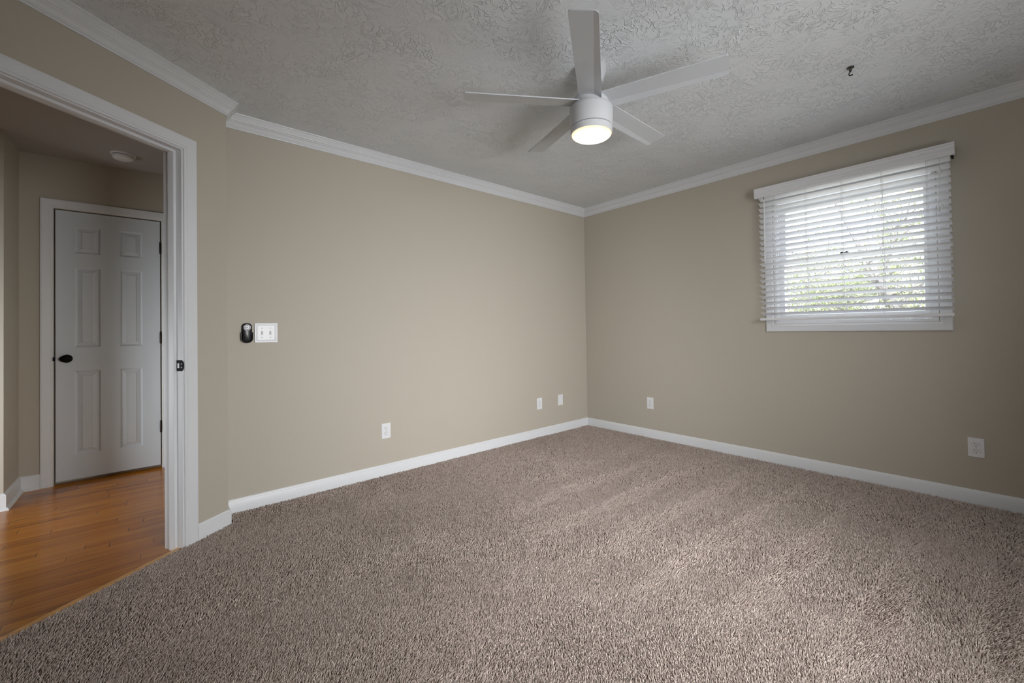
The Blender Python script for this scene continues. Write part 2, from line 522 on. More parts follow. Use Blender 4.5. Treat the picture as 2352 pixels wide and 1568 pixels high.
# hallway baseboard with shoe moulding
hb = [(0, FW), (0.027, FW), (0.026, FW + 0.009), (0.021, FW + 0.016), (0.013, FW + 0.019), (0.013, 0.073), (0.0105, 0.078), (0.0075, 0.083), (0.0, 0.088)]
b = MB().sweep([(HXL, HY2, 0), (HX, HY2, 0), (HX, HY, 0), (hl - 0.072, HY, 0)], [(0, -1, 0), (1, 0, 0), (0, -1, 0)], (0, 0, 1), hb)
struct(b.build('baseboard_hall', M_trim, smooth=25), 'white hallway baseboard with shoe moulding on the wood floor', 'baseboard')

# ------------------------------------------------------------------ doorway casing, jamb and strike plate
cas = [(0, 0), (0, 0.008), (0.003, 0.0105), (0.010, 0.0105), (0.013, 0.0135), (0.018, 0.0140), (0.040, 0.0150), (0.050, 0.0165), (0.058, 0.0168), (0.0625, 0.0155), (0.064, 0.012), (0.064, 0)]
def casing(path, dirs, nrm, prof=cas, closed=False):
    return MB().sweep(path, dirs, nrm, prof, closed)
i0, i1, iz = S0 - 0.006, S1 + 0.006, ZH + 0.006
b = casing([dw(i0, 0, -0.012), dw(i0, 0, iz), dw(i1, 0, iz), dw(i1, 0, -0.012)], [-D3, (0, 0, 1), D3], N3)
struct(b.build('trim_3', M_trim, smooth=25), 'white casing framing the open hallway doorway', 'door casing')
b = casing([dw(i0, -WT, FW), dw(i0, -WT, iz), dw(i1, -WT, iz), dw(i1, -WT, FW)], [-D3, (0, 0, 1), D3], -N3)
struct(b.build('trim_4', M_trim, smooth=25), 'white casing on the hallway side of the doorway', 'door casing')
# jamb profile: (inward offset, depth n) with the stop standing proud
jp = [(0, 0.0), (0.0008, -0.001), (0.0008, -0.036), (0.012, -0.037), (0.013, -0.040), (0.013, -0.072), (0.011, -0.076), (0.0008, -0.077), (0.0, -WT), (-0.02, -WT), (-0.02, 0)]
b = MB().sweep([dw(S0, 0, FW), dw(S0, 0, ZH), dw(S1, 0, ZH), dw(S1, 0, FW)], [D3, (0, 0, -1), -D3], N3, jp)
jamb = struct(b.build('trim_5', M_trim, smooth=25), 'white jamb with door stop lining the hallway doorway', 'door jamb')
# strike plate: black plate on the rabbet with a rounded lip over the jamb edge
b = MB()
pz = 0.928
prof = []
for a in np.linspace(-PI / 2, PI / 2, 11):
    prof.append((-0.004 + 0.016 * math.cos(a), pz + 0.0285 * math.sin(a)))
prof = [(-0.0335, pz - 0.0285)] + prof + [(-0.0335, pz + 0.0285)]
Ms = Matrix(((N3.x, 0, D3.x, C3.x + D3.x * S0), (N3.y, 0, D3.y, C3.y + D3.y * S0), (0, 1, 0, 0), (0, 0, 0, 1)))
b.extrude(prof, Ms, 0.0006, 0.0026)
strike = b.build('strike_plate', M_black, jamb, bevel=0.0006)
b = MB().box((S0 + 0.0024, -0.028, pz - 0.012), (S0 + 0.0031, -0.017, pz + 0.013), DWM)
b.build('latch_hole', M_trim, strike)
b = MB()
for dz in (-0.009, 0.009):
    b.lathe([(0.0036, 0), (0.0036, 0.0006), (0.002, 0.001)], 14, DWM @ Matrix.Translation((S0 + 0.0026, -0.003, pz + dz)) @ Matrix.Rotation(PI / 2, 4, 'Y'))
b.build('screw', M_screw, strike, smooth=40)

# ------------------------------------------------------------------ hallway six-panel door
b = MB()
x0, x1, z0, z1 = hl + 0.003, hr - 0.003, 0.005, ht - 0.003
yf = HY + 0.004
cols = [(-4.120, -3.981), (-3.875, -3.739)]
rows = [(0.186, 0.824), (1.006, 1.619), (1.728, 1.934)]
xsb = [x0, cols[0][0], cols[0][1], cols[1][0], cols[1][1], x1]
zsb = [z0, rows[0][0], rows[0][1], rows[1][0], rows[1][1], rows[2][0], rows[2][1], z1]
for i in range(5):
    for j in range(7):
        if i in (1, 3) and j in (1, 3, 5):
            continue
        b.add([(xsb[i], yf, zsb[j]), (xsb[i + 1], yf, zsb[j]), (xsb[i + 1], yf, zsb[j + 1]), (xsb[i], yf, zsb[j + 1])], [(0, 1, 2, 3)])
rings = [(0, 0), (0.004, 0.005), (0.009, 0.012), (0.014, 0.0125), (0.037, 0.005), (0.040, 0.002)]
for cx0, cx1 in cols:
    for rz0, rz1 in rows:
        vs, fs = [], []
        for ins, dep in rings:
            vs += [(cx0 + ins, yf + dep, rz0 + ins), (cx1 - ins, yf + dep, rz0 + ins), (cx1 - ins, yf + dep, rz1 - ins), (cx0 + ins, yf + dep, rz1 - ins)]
        for r in range(len(rings) - 1):
            for q in range(4):
                q2 = (q + 1) % 4
                fs.append((r * 4 + q, r * 4 + q2, r * 4 + 4 + q2, r * 4 + 4 + q))
        k = (len(rings) - 1) * 4
        fs.append((k, k + 1, k + 2, k + 3))
        b.add(vs, fs)
yb = yf + 0.035
b.add([(x0, yf, z0), (x1, yf, z0), (x1, yf, z1), (x0, yf, z1), (x0, yb, z0), (x1, yb, z0), (x1, yb, z1), (x0, yb, z1)],
      [(4, 7, 6, 5), (0, 4, 5, 1), (1, 5, 6, 2), (2, 6, 7, 3), (3, 7, 4, 0)])
door = struct(b.build('door_1', M_door), 'white six-panel hallway door with black knob, closed', 'door')
kx, kz = -4.161, 0.922
MK = Matrix.Translation((kx, yf, kz)) @ Matrix.Rotation(PI / 2, 4, 'X')
kn = MB().lathe([(0.031, 0), (0.031, 0.004), (0.027, 0.008), (0.012, 0.010), (0.011, 0.026)], 40, MK).build('knob_rose', M_black, door, smooth=40)
kp = [(0.010, 0.024), (0.016, 0.028), (0.026, 0.034), (0.0335, 0.042), (0.0350, 0.049), (0.0325, 0.056), (0.0250, 0.061), (0.012, 0.0635), (0.0, 0.064)]
MB().lathe(kp, 40, MK @ Matrix.Diagonal((1.0, 0.76, 1.0, 1))).build('knob', M_black, door, smooth=50)
MB().box((x0 - 0.011, HY - 0.0155, kz - 0.014), (x0 - 0.001, yf + 0.001, kz + 0.014)).build('latch_plate', M_black, door, bevel=0.002)
for hz in (1.822, 1.068, 0.325):
    MB().lathe([(0.0, -0.052), (0.004, -0.050), (0.0065, -0.045), (0.0065, 0.045), (0.004, 0.050), (0.0, 0.052)], 16, Matrix.Translation((x1 + 0.002, yf - 0.008, hz)), cap0=False, cap1=False).build('hinge', M_hinge, door, smooth=40)
b = casing([(hl - 0.008, HY, FW), (hl - 0.008, HY, ht + 0.008), (hr + 0.008, HY, ht + 0.008), (hr + 0.008, HY, FW)], [(-1, 0, 0), (0, 0, 1), (1, 0, 0)], (0, -1, 0))
struct(b.build('trim_6', M_trim, smooth=25), 'white casing around the closed hallway panel door', 'door casing')

# hallway smoke detector
sd = tag(empty('smoke_detector', (-3.838, 1.19, H)), 'round white smoke detector on the hallway ceiling above the panel door', 'smoke detector')
MB().lathe([(0.0, 0), (0.072, 0), (0.072, -0.006), (0.069, -0.010), (0.0, -0.010)], 48, cap0=False, cap1=False).build('mounting_base', M_plate, sd, smooth=40)
MB().lathe([(0.0, -0.010), (0.058, -0.010), (0.058, -0.013)], 48, cap0=False, cap1=False).build('vent_slot', M_slot, sd, smooth=40)
MB().lathe([(0.060, -0.013), (0.061, -0.018), (0.058, -0.032), (0.050, -0.040), (0.028, -0.043), (0.0, -0.044)], 48, cap0=True, cap1=False).build('sensor_cover', M_plate, sd, smooth=40)

# ------------------------------------------------------------------ window
b = MB()
# frame lining the opening
b.box((0.0, WY0, WZ0), (0.14, WY0 + 0.016, WZ1)).box((0.0, WY1 - 0.016, WZ0), (0.14, WY1, WZ1))
b.box((0.0, WY0 + 0.016, WZ1 - 0.016), (0.14, WY1 - 0.016, WZ1)).box((0.0, WY0 + 0.016, WZ0), (0.14, WY1 - 0.016, WZ0 + 0.016))
# inner guide strips
for ya, yb_ in ((WY0 + 0.016, WY0 + 0.026), (WY1 - 0.026, WY1 - 0.016)):
    b.box((0.016, ya, WZ0 + 0.016), (0.028, yb_, WZ1 - 0.016))
    b.box((0.066, ya, WZ0 + 0.016), (0.074, yb_, WZ1 - 0.016))
    b.box((0.112, ya, WZ0 + 0.016), (0.125, yb_, WZ1 - 0.016))
win = struct(b.build('window_1', M_vinyl, fix=False), 'white double-hung window behind the raised-edge blinds', 'window')
wcas = [(0, 0), (0, 0.007), (0.003, 0.0095), (0.007, 0.0095), (0.010, 0.0125), (0.018, 0.0135), (0.026, 0.0125), (0.036, 0.0145), (0.046, 0.0165), (0.053, 0.0165), (0.057, 0.013), (0.057, 0)]
wa, wb_, wc, wd = WY0 - 0.006, WY1 + 0.006, WZ0 - 0.004, WZ1 + 0.004
b = MB().sweep([(0, wa, wc), (0, wb_, wc), (0, wb_, wd), (0, wa, wd)], [(0, 0, -1), (0, 1, 0), (0, 0, 1), (0, -1, 0)], (-1, 0, 0), wcas, closed=True)
b.build('casing', M_trim, win, smooth=25)
def sash(name, xa, xb, za, zb, ra, rb, st=0.062):
    """stiles and rails round a pane, with a bevelled inner bead"""
    ya, yb_ = WY0 + 0.017, WY1 - 0.017
    b = MB()
    b.box((xa, ya, za), (xb, ya + st - 0.016, zb)).box((xa, yb_ - st + 0.016, za), (xb, yb_, zb))
    b.box((xa, ya + st - 0.016, za), (xb, yb_ - st + 0.016, za + ra)).box((xa, ya + st - 0.016, zb - rb), (xb, yb_ - st + 0.016, zb))
    s = b.build(name, M_vinyl, win, fix=False)
    y0, y1 = ya + st - 0.016, yb_ - st + 0.016
    MB().sweep([((xa + xb) / 2, y0, za + ra), ((xa + xb) / 2, y1, za + ra), ((xa + xb) / 2, y1, zb - rb), ((xa + xb) / 2, y0, zb - rb)],
               [(0, 0, 1), (0, -1, 0), (0, 0, -1), (0, 1, 0)], (-1, 0, 0),
               [(0, -0.012), (0.004, -0.012), (0.004, 0.006), (0.0, 0.014)], closed=True).build('glazing_bead', M_vinyl, s)
    MB().box(((xa + xb) / 2 - 0.002, y0, za + ra), ((xa + xb) / 2 + 0.002, y1, zb - rb)).build('glass_pane', M_glass, s)
    return s
low = sash('lower_sash', 0.030, 0.064, WZ0 + 0.017, 1.603, 0.050, 0.038)
upp = sash('upper_sash', 0.076, 0.110, 1.568, WZ1 - 0.017, 0.036, 0.040)
b = MB().box((0.034, -2.445, 1.603), (0.060, -2.393, 1.609)).box((0.040, -2.438, 1.609), (0.056, -2.420, 1.616)).box((0.038, -2.412, 1.608), (0.054, -2.398, 1.614))
b.build('sash_lock', M_black, low, bevel=0.0015)
b = MB().box((0.018, -2.905 + 0.026, 1.640), (0.030, -2.905 + 0.034, 1.668))
b.build('sash_stop', M_vinyl, win, bevel=0.001)

# ------------------------------------------------------------------ blinds
bl = tag(empty('window_blind', (0, -2.435, 1.128)), 'white horizontal slat blind lowered over the window, slats tilted open', 'window blind')
def world_build(b, name, m_, parent, root, **kw):
    """mesh given in world coordinates, parented without moving"""
    o = b.build(name, m_, None, **kw)
    o.parent = parent
    o.matrix_parent_inverse = Matrix.Translation(-Vector(root.location)) if parent is root else Matrix.Identity(4)
    return o
# valance: fluted front, wood ends
vp = [(-0.088, 2.1005), (-0.1000, 2.1005), (-0.1015, 2.1040), (-0.1005, 2.1080), (-0.0965, 2.1105), (-0.0965, 2.1140), (-0.1010, 2.1170), (-0.1050, 2.1230),
      (-0.1050, 2.1310), (-0.1015, 2.1370), (-0.0970, 2.1390), (-0.0970, 2.1425), (-0.1025, 2.1455), (-0.1060, 2.1530), (-0.1060, 2.1600), (-0.1030, 2.1650), (-0.1030, 2.1760), (-0.088, 2.1760)]
MV = Matrix(((1, 0, 0, 0), (0, 0, 1, 0), (0, 1, 0, 0), (0, 0, 0, 1)))
val = world_build(MB().extrude(vp, MV, -3.000, -1.866), 'valance', M_blind, bl, bl, smooth=30)
world_build(MB().box((-0.088, -2.998, 2.1025), (-0.066, -2.990, 2.1745)), 'valance_return', M_blind, bl, bl)
world_build(MB().box((-0.088, -1.876, 2.1025), (-0.012, -1.868, 2.1745)), 'valance_return', M_blind, bl, bl)
world_build(MB().box((-0.082, -2.978, 2.112), (-0.030, -1.895, 2.152)), 'headrail', M_vinyl, bl, bl, bevel=0.002)
world_build(MB().box((-0.075, -2.992, 2.100), (-0.0005, -2.984, 2.166)), 'black_end_plate', M_black, bl, bl)  # thin black plate at the right end of the headrail
# slats: room edge raised, gently crowned
TILT = math.radians(22)
def slat_mesh():
    w, th = 0.0500, 0.0029
    up_, lo_ = [], []
    for u in np.linspace(-w / 2, w / 2, 9):
        c = 0.0009 * (1 - (2 * u / w) ** 2)
        e = th / 2 * (0.8 if abs(u) > w / 2 - 1e-6 else 1.0)
        up_.append((u, c + e)); lo_.append((u, c - e))
    pr = up_ + lo_[::-1]
    ct, st = math.cos(TILT), math.sin(TILT)
    pr = [(u * ct + w2 * st, -u * st + w2 * ct) for u, w2 in pr]
    return MB().extrude(pr, MV, -0.543, 0.543)
s0 = slat_mesh().build('slat', M_blind, bl, smooth=35)
zs = [1.1785 + 0.0434 * k for k in range(22)]
s0.location = (-0.065, -0.0005, zs[0] - 1.128)
for k, z in enumerate(zs[1:]):
    c = s0.copy()
    COL.objects.link(c)
    c.parent = bl
    c.location = (-0.065 + random.uniform(-0.0006, 0.0006), -0.0005 + random.uniform(-0.002, 0.002), z - 1.128 + random.uniform(-0.0005, 0.0005))
rp = [(-0.0255, 0.003), (-0.0235, 0.0005), (-0.0235, -0.001), (0.0235, -0.001), (0.0235, 0.0005), (0.0255, 0.003), (0.0255, 0.012), (0.023, 0.0165), (-0.023, 0.0165), (-0.0255, 0.012), (-0.0245, 0.0085), (-0.0255, 0.007)]
world_build(MB().extrude([(u - 0.065, w_ + 1.129) for u, w_ in rp], MV, -2.980, -1.888), 'bottom_rail', M_blind, bl, bl, smooth=30)
# ladder cords
for ly in (-2.010, -2.218, -2.436, -2.656, -2.874):
    b = MB()
    for dy, xx in ((0.004, -0.0895), (-0.004, -0.0895), (0.004, -0.041), (-0.004, -0.041)):
        b.tube([(xx, ly + dy, 2.112), (xx, ly + dy, 1.60), (xx, ly + dy, 1.136)], 0.0008, 5)
    for z in zs:
        b.tube([(-0.0895, ly + 0.004, z + 0.0075), (-0.041, ly + 0.004, z - 0.0095)], 0.0007, 5)
    world_build(b, 'ladder_cord', M_cord, bl, bl, fix=False)
# tilt wand
wand = world_build(MB().tube([(-0.101, -1.938, 2.078), (-0.102, -1.936, 1.582)], 0.0042, 6), 'tilt_wand', M_clear, bl, bl, smooth=20)
hk = [(-0.086, -1.938, 2.104), (-0.098, -1.938, 2.100), (-0.1015, -1.938, 2.092), (-0.101, -1.938, 2.076)]
o = MB().tube(hk, 0.0018, 6).build('wand_hook', M_hinge, None, smooth=40)
o.parent = wand
# pull cords with tassels
def tassel(x, y, z):
    return MB().lathe([(0.0016, 0.030), (0.0045, 0.0295), (0.0062, 0.027), (0.0066, 0.022), (0.0055, 0.014), (0.0060, 0.008), (0.0082, 0.003), (0.0078, 0.0005), (0.004, 0.0)], 20, Matrix.Translation((x, y, z)))
for yt, ztop, zb in ((-2.934, 2.105, 1.998), (-2.9265, 2.105, 1.768), (-2.940, 2.105, 1.779)):
    cd = world_build(MB().tube([(-0.098, -2.934, ztop), (-0.104, (yt - 2.934) / 2, (ztop + zb) / 2) if False else (-0.104, (yt + -2.934) / 2, (ztop + zb) / 2), (-0.104, yt, zb + 0.028)], 0.0010, 6), 'pull_cord', M_cord, bl, bl)
    o = tassel(-0.104, yt, zb).build('tassel', M_plate, None, smooth=50)
    o.parent = cd

# ------------------------------------------------------------------ ceiling fan
FX, FY = -1.981, -1.757
fan = tag(empty('ceiling_fan', (FX, FY, H)), 'white five-blade ceiling fan with lit round lamp', 'ceiling fan')
def fz(z):
    return z - H
MB().lathe([(0.0, 0), (0.082, 0), (0.083, fz(2.432)), (0.080, fz(2.415)), (0.066, fz(2.375)), (0.061, fz(2.362)), (0.030, fz(2.358)), (0, fz(2.358))], 56, cap0=False, cap1=False).build('canopy', M_fan, fan, smooth=35)
MB().lathe([(0.026, fz(2.36)), (0.026, fz(2.285))], 32).build('downrod', M_fan, fan, smooth=35)
MB().lathe([(0.026, fz(2.290)), (0.085, fz(2.286)), (0.092, fz(2.278)), (0.092, fz(2.244)), (0.085, fz(2.240)), (0.02, fz(2.240))], 56).build('blade_hub', M_fan, fan, smooth=35)
MB().lathe([(0.02, fz(2.238)), (0.098, fz(2.238)), (0.107, fz(2.235)), (0.1115, fz(2.228)), (0.1125, fz(2.215)), (0.1085, fz(2.132)), (0.1060, fz(2.1305)), (0.02, fz(2.1305))], 64).build('motor_housing', M_fan, fan, smooth=30)
MB().lathe([(0.02, fz(2.130)), (0.0970, fz(2.1310)), (0.0970, fz(2.1265)), (0.1080, fz(2.1262)), (0.1070, fz(2.098)), (0.1050, fz(2.0955)), (0.1025, fz(2.0958)), (0.098, fz(2.1)), (0.02, fz(2.1))], 64).build('light_ring', M_fan, fan, smooth=30)
lp = []
for a in np.linspace(0, PI / 2, 14):
    lp.append((0.1030 * math.cos(a) ** 0.75 if a < PI / 2 - 1e-6 else 0.0, fz(2.0965) - 0.026 * math.sin(a)))
MB().lathe(lp, 64, cap0=True, cap1=False).build('lamp_diffuser', M_lamp, fan, smooth=60)
# blades: flat panel with a tapering folded trailing flap
def blade_mesh():
    r0, r1, w = 0.075, 0.655, 0.118
    th = 0.0055
    ctip = 0.014
    def sec(r):
        t_ = (r - r0) / (r1 - r0)
        fl = 0.040 + (0.021 - 0.040) * t_
        ya, yb = -w / 2, w / 2
        if r > r1 - ctip:
            q = r - (r1 - ctip)
            cut = ctip - math.sqrt(max(ctip * ctip - q * q, 0))
            ya += cut; yb -= cut
        return ya, w / 2 - fl, yb
    B = math.radians(12)
    rsx = [r0, r0 + 0.02, 0.2, 0.4, 0.55] + [r1 - ctip + ctip * s for s in (0, 0.35, 0.6, 0.8, 0.93, 1.0)]
    vs, fs = [], []
    for r in rsx:
        ya, yf_, yb = sec(r)
        # chord coordinate y (higher azimuth positive); flap bends down
        fb = max(yb - yf_, 0.0005)
        yb2, zb2 = yf_ + fb * math.cos(B), -fb * math.sin(B)
        vs += [(r, ya, th / 2), (r, yf_, th / 2), (r, yb2, zb2 + th / 2), (r, yb2, zb2 - th / 2), (r, yf_, -th / 2), (r, ya, -th / 2)]
    for i in range(len(rsx) - 1):
        for q in range(6):
            q2 = (q + 1) % 6
            fs.append((i * 6 + q, i * 6 + q2, i * 6 + 6 + q2, i * 6 + 6 + q))
    fs.append((5, 4, 3, 2, 1, 0))
    k = (len(rsx) - 1) * 6
    fs.append(tuple(k + q for q in range(6)))
    return MB().add(vs, fs)
bl0 = blade_mesh().build('blade', M_blade, fan, smooth=12)
PITCH = math.radians(-9)                     # higher-azimuth edge hangs lower
for k in range(5):
    o = bl0 if k == 0 else bl0.copy()
    if k:
        COL.objects.link(o)
        o.parent = fan
    az = math.radians(-142.5 + 72 * k)
    o.matrix_local = Matrix.Translation((0, 0, fz(2.262))) @ Matrix.Rotation(az, 4, 'Z') @ Matrix.Rotation(PITCH, 4, 'X')

# ------------------------------------------------------------------ ceiling hook
M_nickel = mat('aged_nickel', (96, 92, 84), 0.28, 0.9)
hkx, hky = -0.946, -2.661
hook = tag(empty('ceiling_hook', (hkx, hky, H)), 'small dark swag hook screwed into the ceiling near the window', 'hook')
MB().lathe([(0.0, 0), (0.0165, 0), (0.0172, -0.002), (0.0165, -0.0042), (0.0125, -0.0070), (0.0075, -0.0085), (0.0060, -0.011), (0.0065, -0.020), (0.0045, -0.022), (0.0, -0.022)], 32, cap0=False, cap1=False).build('flange', M_nickel, hook, smooth=40)
hd = Vector((R_.x, R_.y, 0)).normalized()
pts = [(0.0, -0.020), (-0.001, -0.0245), (-0.006, -0.029), (-0.0088, -0.034), (-0.0080, -0.0395), (-0.0040, -0.0432), (0.0005, -0.0430), (0.0045, -0.0400), (0.0075, -0.0372)]
hp = [hd * a + Vector((0, 0, c)) for a, c in pts]
MB().tube(hp, [0.0028, 0.0028, 0.0026, 0.0025, 0.0025, 0.0025, 0.0025, 0.0026, 0.0022], 10).build('hook_wire', M_hinge, hook, smooth=60)
MB().lathe([(0.0, -0.0025), (0.0028, -0.0015), (0.0028, 0.0045), (0.0, 0.006)], 12, Matrix.Translation(hd * 0.0088 + Vector((0, 0, -0.0405))), cap0=False, cap1=False).build('hook_tip', M_hinge, hook, smooth=60)

# ------------------------------------------------------------------ outlets, plates, switch (built facing -y, origin on the wall)
def rr(w, h, r, n=5):
    pts = []
    for cx_, cz_, a0 in ((w / 2 - r, h / 2 - r, 0), (-w / 2 + r, h / 2 - r, PI / 2), (-w / 2 + r, -h / 2 + r, PI), (w / 2 - r, -h / 2 + r, 1.5 * PI)):
        for k in range(n + 1):
            a = a0 + PI / 2 * k / n
            pts.append((cx_ + r * math.cos(a), cz_ + r * math.sin(a)))
    return pts
MF = Matrix(((1, 0, 0, 0), (0, 0, -1, 0), (0, 1, 0, 0), (0, 0, 0, 1)))      # (u, w, t) -> x, -y out of the wall, z
def plate(w, h, th, parent, name='cover_plate'):
    b = MB()
    a = rr(w, h, 0.003); c = rr(w - 0.004, h - 0.004, 0.002)
    n = len(a)
    vs = [MF @ Vector((p[0], p[1], 0)) for p in a] + [MF @ Vector((p[0], p[1], th * 0.45)) for p in a] + [MF @ Vector((p[0], p[1], th)) for p in c]
    fs = [(i + k * n, (i + 1) % n + k * n, (i + 1) % n + (k + 1) * n, i + (k + 1) * n) for k in range(2) for i in range(n)]
    fs += [tuple(range(n - 1, -1, -1)), tuple(2 * n + i for i in range(n))]
    return b.add(vs, fs).build(name, M_plate, parent, smooth=30)
def disc(r, th, loc, material, name, parent, seg=20):
    return MB().lathe([(r, 0), (r, th * 0.6), (r * 0.8, th)], seg, Matrix.Translation(loc) @ Matrix.Rotation(PI / 2, 4, 'X')).build(name, material, parent, smooth=40)
def make_outlet():
    root = empty('wall_outlet')
    plate(0.0700, 0.1145, 0.005, root)
    for cz in (0.0195, -0.0195):
        pr = []
        for a in np.linspace(-1.0, 1.0, 9):
            pr.append((0.0172 * math.cos(a * 0.72) , 0.0172 * math.sin(a * 0.72)))
        ring = pr + [(-x_, -z_) for x_, z_ in pr]
        # groove round the face, then the face itself
        gv = MB().extrude([(x_ * 1.07, z_ * 1.07 + cz) for x_, z_ in ring], MF, 0.0046, 0.00515).build('receptacle_gap', M_screw, root)
        fcv = MB().extrude([(x_, z_ + cz) for x_, z_ in ring], MF, 0.0048, 0.0068).build('receptacle', M_plate, root, bevel=0.0005)
        for sx_, hgt in ((-0.0063, 0.0082), (0.0063, 0.0068)):
            MB().extrude([(sx_ - 0.0012, cz + 0.0045 - hgt / 2), (sx_ + 0.0012, cz + 0.0045 - hgt / 2), (sx_ + 0.0012, cz + 0.0045 + hgt / 2), (sx_ - 0.0012, cz + 0.0045 + hgt / 2)], MF, 0.0066, 0.00695).build('slot', M_slot, fcv)
        gp = [(0.0026 * math.cos(a), cz - 0.0075 + 0.0026 * math.sin(a)) for a in np.linspace(PI, 2 * PI, 9)] + [(0.0026, cz - 0.0055), (-0.0026, cz - 0.0055)]
        MB().extrude(gp, MF, 0.0066, 0.00695).build('ground_hole', M_slot, fcv)
    disc(0.0030, 0.0012, (0, -0.005, 0), M_screw, 'screw', root, 14)
    return root
def kids(o):
    return [c for c in bpy.data.objects if c.parent is o]
def copy_tree(o, parent=None):
    c = o.copy()
    COL.objects.link(c)
    c.parent = parent
    for ch in kids(o):
        copy_tree(ch, c)
    return c
outlet = make_outlet()
GRP = 'duplex outlets around the room'
places = [((-2.354, 0, 0.330), 0.0, 'white duplex outlet on the long plain wall, below and right of the switch'),
          ((-0.745, 0, 0.330), 0.0, 'white duplex outlet on the long wall just left of the blank plate'),
          ((0, -0.818, 0.335), -PI / 2, 'white duplex outlet on the window wall, close to the room corner'),
          ((0, -3.050, 0.333), -PI / 2, 'white duplex outlet on the window wall, low and right of the blinds, nearest the viewer')]
protos = [outlet] + [copy_tree(outlet) for _ in places[1:]]
for o, (loc, rz, lab) in zip(protos, places):
    o.location = loc
    o.rotation_euler = (0, 0, rz)
    tag(o, lab, 'outlet', GRP)

blank = tag(empty('blank_plate', (-0.4375, 0, 0.3315)), 'plain white blank wall plate on the long wall near the corner', 'wall plate')
plate(0.0700, 0.1145, 0.005, blank)
for dz in (0.042, -0.042):
    disc(0.0032, 0.0010, (0, -0.005, dz), M_screw, 'screw', blank, 14)

# double toggle switch with a stepped frame plate
sw = tag(empty('light_switch', (-3.138, 0, 1.0925)), 'white double toggle switch plate with stepped border beside the black remote', 'light switch')
W2, H2 = 0.1265, 0.1240
st_ = [(0, 0), (0, 0.006), (0.002, 0.008), (0.006, 0.008), (0.0075, 0.0055), (0.009, 0.0055), (0.0105, 0.0085), (0.0130, 0.0085), (0.0145, 0.005), (0.0165, 0.0045), (0.0175, 0.0065)]
vs, fs = [], []
for ins, dep in st_:
    for sx_, sz_ in ((-1, -1), (1, -1), (1, 1), (-1, 1)):
        vs.append((sx_ * (W2 / 2 - ins), -dep, sz_ * (H2 / 2 - ins)))
for r in range(len(st_) - 1):
    for q in range(4):
        q2 = (q + 1) % 4
        fs.append((r * 4 + q, r * 4 + q2, r * 4 + 4 + q2, r * 4 + 4 + q))
k = (len(st_) - 1) * 4
fs.append((k, k + 1, k + 2, k + 3)); fs.append((3, 2, 1, 0))
MB().add(vs, fs).build('switch_plate', M_plate, sw)
for tx in (-0.023, 0.023):
    sl = MB().box((tx - 0.0055, -0.0068, -0.0125), (tx + 0.0055, -0.0064, 0.0125)).build('toggle_slot', M_screw, sw)
    tg = MB().extrude([(-0.0064, -0.0045), (-0.0120, 0.0015), (-0.0165, 0.0085), (-0.0145, 0.0105), (-0.0064, 0.0050)], Matrix(((0, 0, 1, tx), (1, 0, 0, 0), (0, 1, 0, 0), (0, 0, 0, 1))), -0.0045, 0.0045)
    tg.build('toggle', M_plate, sw, bevel=0.0008)
    for dz in (0.0302, -0.0302):
        disc(0.0031, 0.0010, (tx, -0.0064, dz), M_screw, 'screw', sw, 14)

# fan remote in its wall cradle
M_gloss = mat('black_gloss_plastic', (9, 10, 13), 0.3)
M_pad = mat('silver_button_pad', (178, 178, 182), 0.35, 0.2)
M_mark = mat('dark_button_print', (62, 62, 66), 0.5)
M_cradle = mat('black_matte_plastic', (8, 8, 9), 0.4)
rx, rz = -3.2425, 1.0935
def pill(w, h, k=1.0, n=10, sq=0.82):
    out = []
    for i in range(4 * n):
        a = 2 * PI * i / (4 * n)
        c_, s_ = math.cos(a), math.sin(a)
        ex = abs(c_) ** 0.8 * math.copysign(1, c_)
        ry = h / 2 - w / 2 * 0.9
        out.append((w / 2 * ex, (ry + w / 2 * 0.9 * abs(s_) ** 1.0) * math.copysign(1, s_) if abs(s_) > 1e-9 else 0.0))
    return out
def pillow(levels, material, name, parent, dz=0.0, zcut=None):
    """stack of pill outlines (w, h, depth) forming a rounded solid on the wall"""
    rings = [[(x_, -d, z_ + dz) for x_, z_ in pill(w, h)] for w, h, d in levels]
    n = len(rings[0])
    vs = [p for r in rings for p in r]
    fs = [(k * n + i, k * n + (i + 1) % n, (k + 1) * n + (i + 1) % n, (k + 1) * n + i) for k in range(len(rings) - 1) for i in range(n)]
    fs += [tuple(range(n - 1, -1, -1)), tuple((len(rings) - 1) * n + i for i in range(n))]
    return MB().add(vs, fs).build(name, material, parent, smooth=35)
cr = tag(empty('remote_holder', (rx, 0, rz)), 'black plastic wall cradle holding the fan remote', 'remote holder')
# cradle: back plate and a lower cup with side walls
pillow([(0.058, 0.126, 0.0), (0.058, 0.126, 0.003)], M_cradle, 'back_plate', cr)
cup = []
for i in range(21):
    a = PI + PI * i / 20
    cup.append((0.0325 * math.cos(a), -0.034 + 0.0300 * math.sin(a)))
outer = [(0.0335, 0.002)] if False else []
prof_o = [(-0.0335, 0.004)] + cup + [(0.0335, 0.004)]
prof_i = [(0.0300, 0.004)] + [(x_ * 0.90, -0.034 + (z_ + 0.034) * 0.90) for x_, z_ in cup[::-1]] + [(-0.0300, 0.004)]
MB().extrude(prof_o + prof_i, MF, 0.0, 0.019).build('cup', M_cradle, cr, bevel=0.001)
rem = tag(empty('remote_control', (rx, 0, rz)), 'slim black fan remote with round silver button pad', 'remote control')
body = pillow([(0.046, 0.110, 0.0032), (0.052, 0.118, 0.006), (0.053, 0.120, 0.014), (0.050, 0.116, 0.0185), (0.042, 0.104, 0.0215)], M_gloss, 'remote_body', rem)
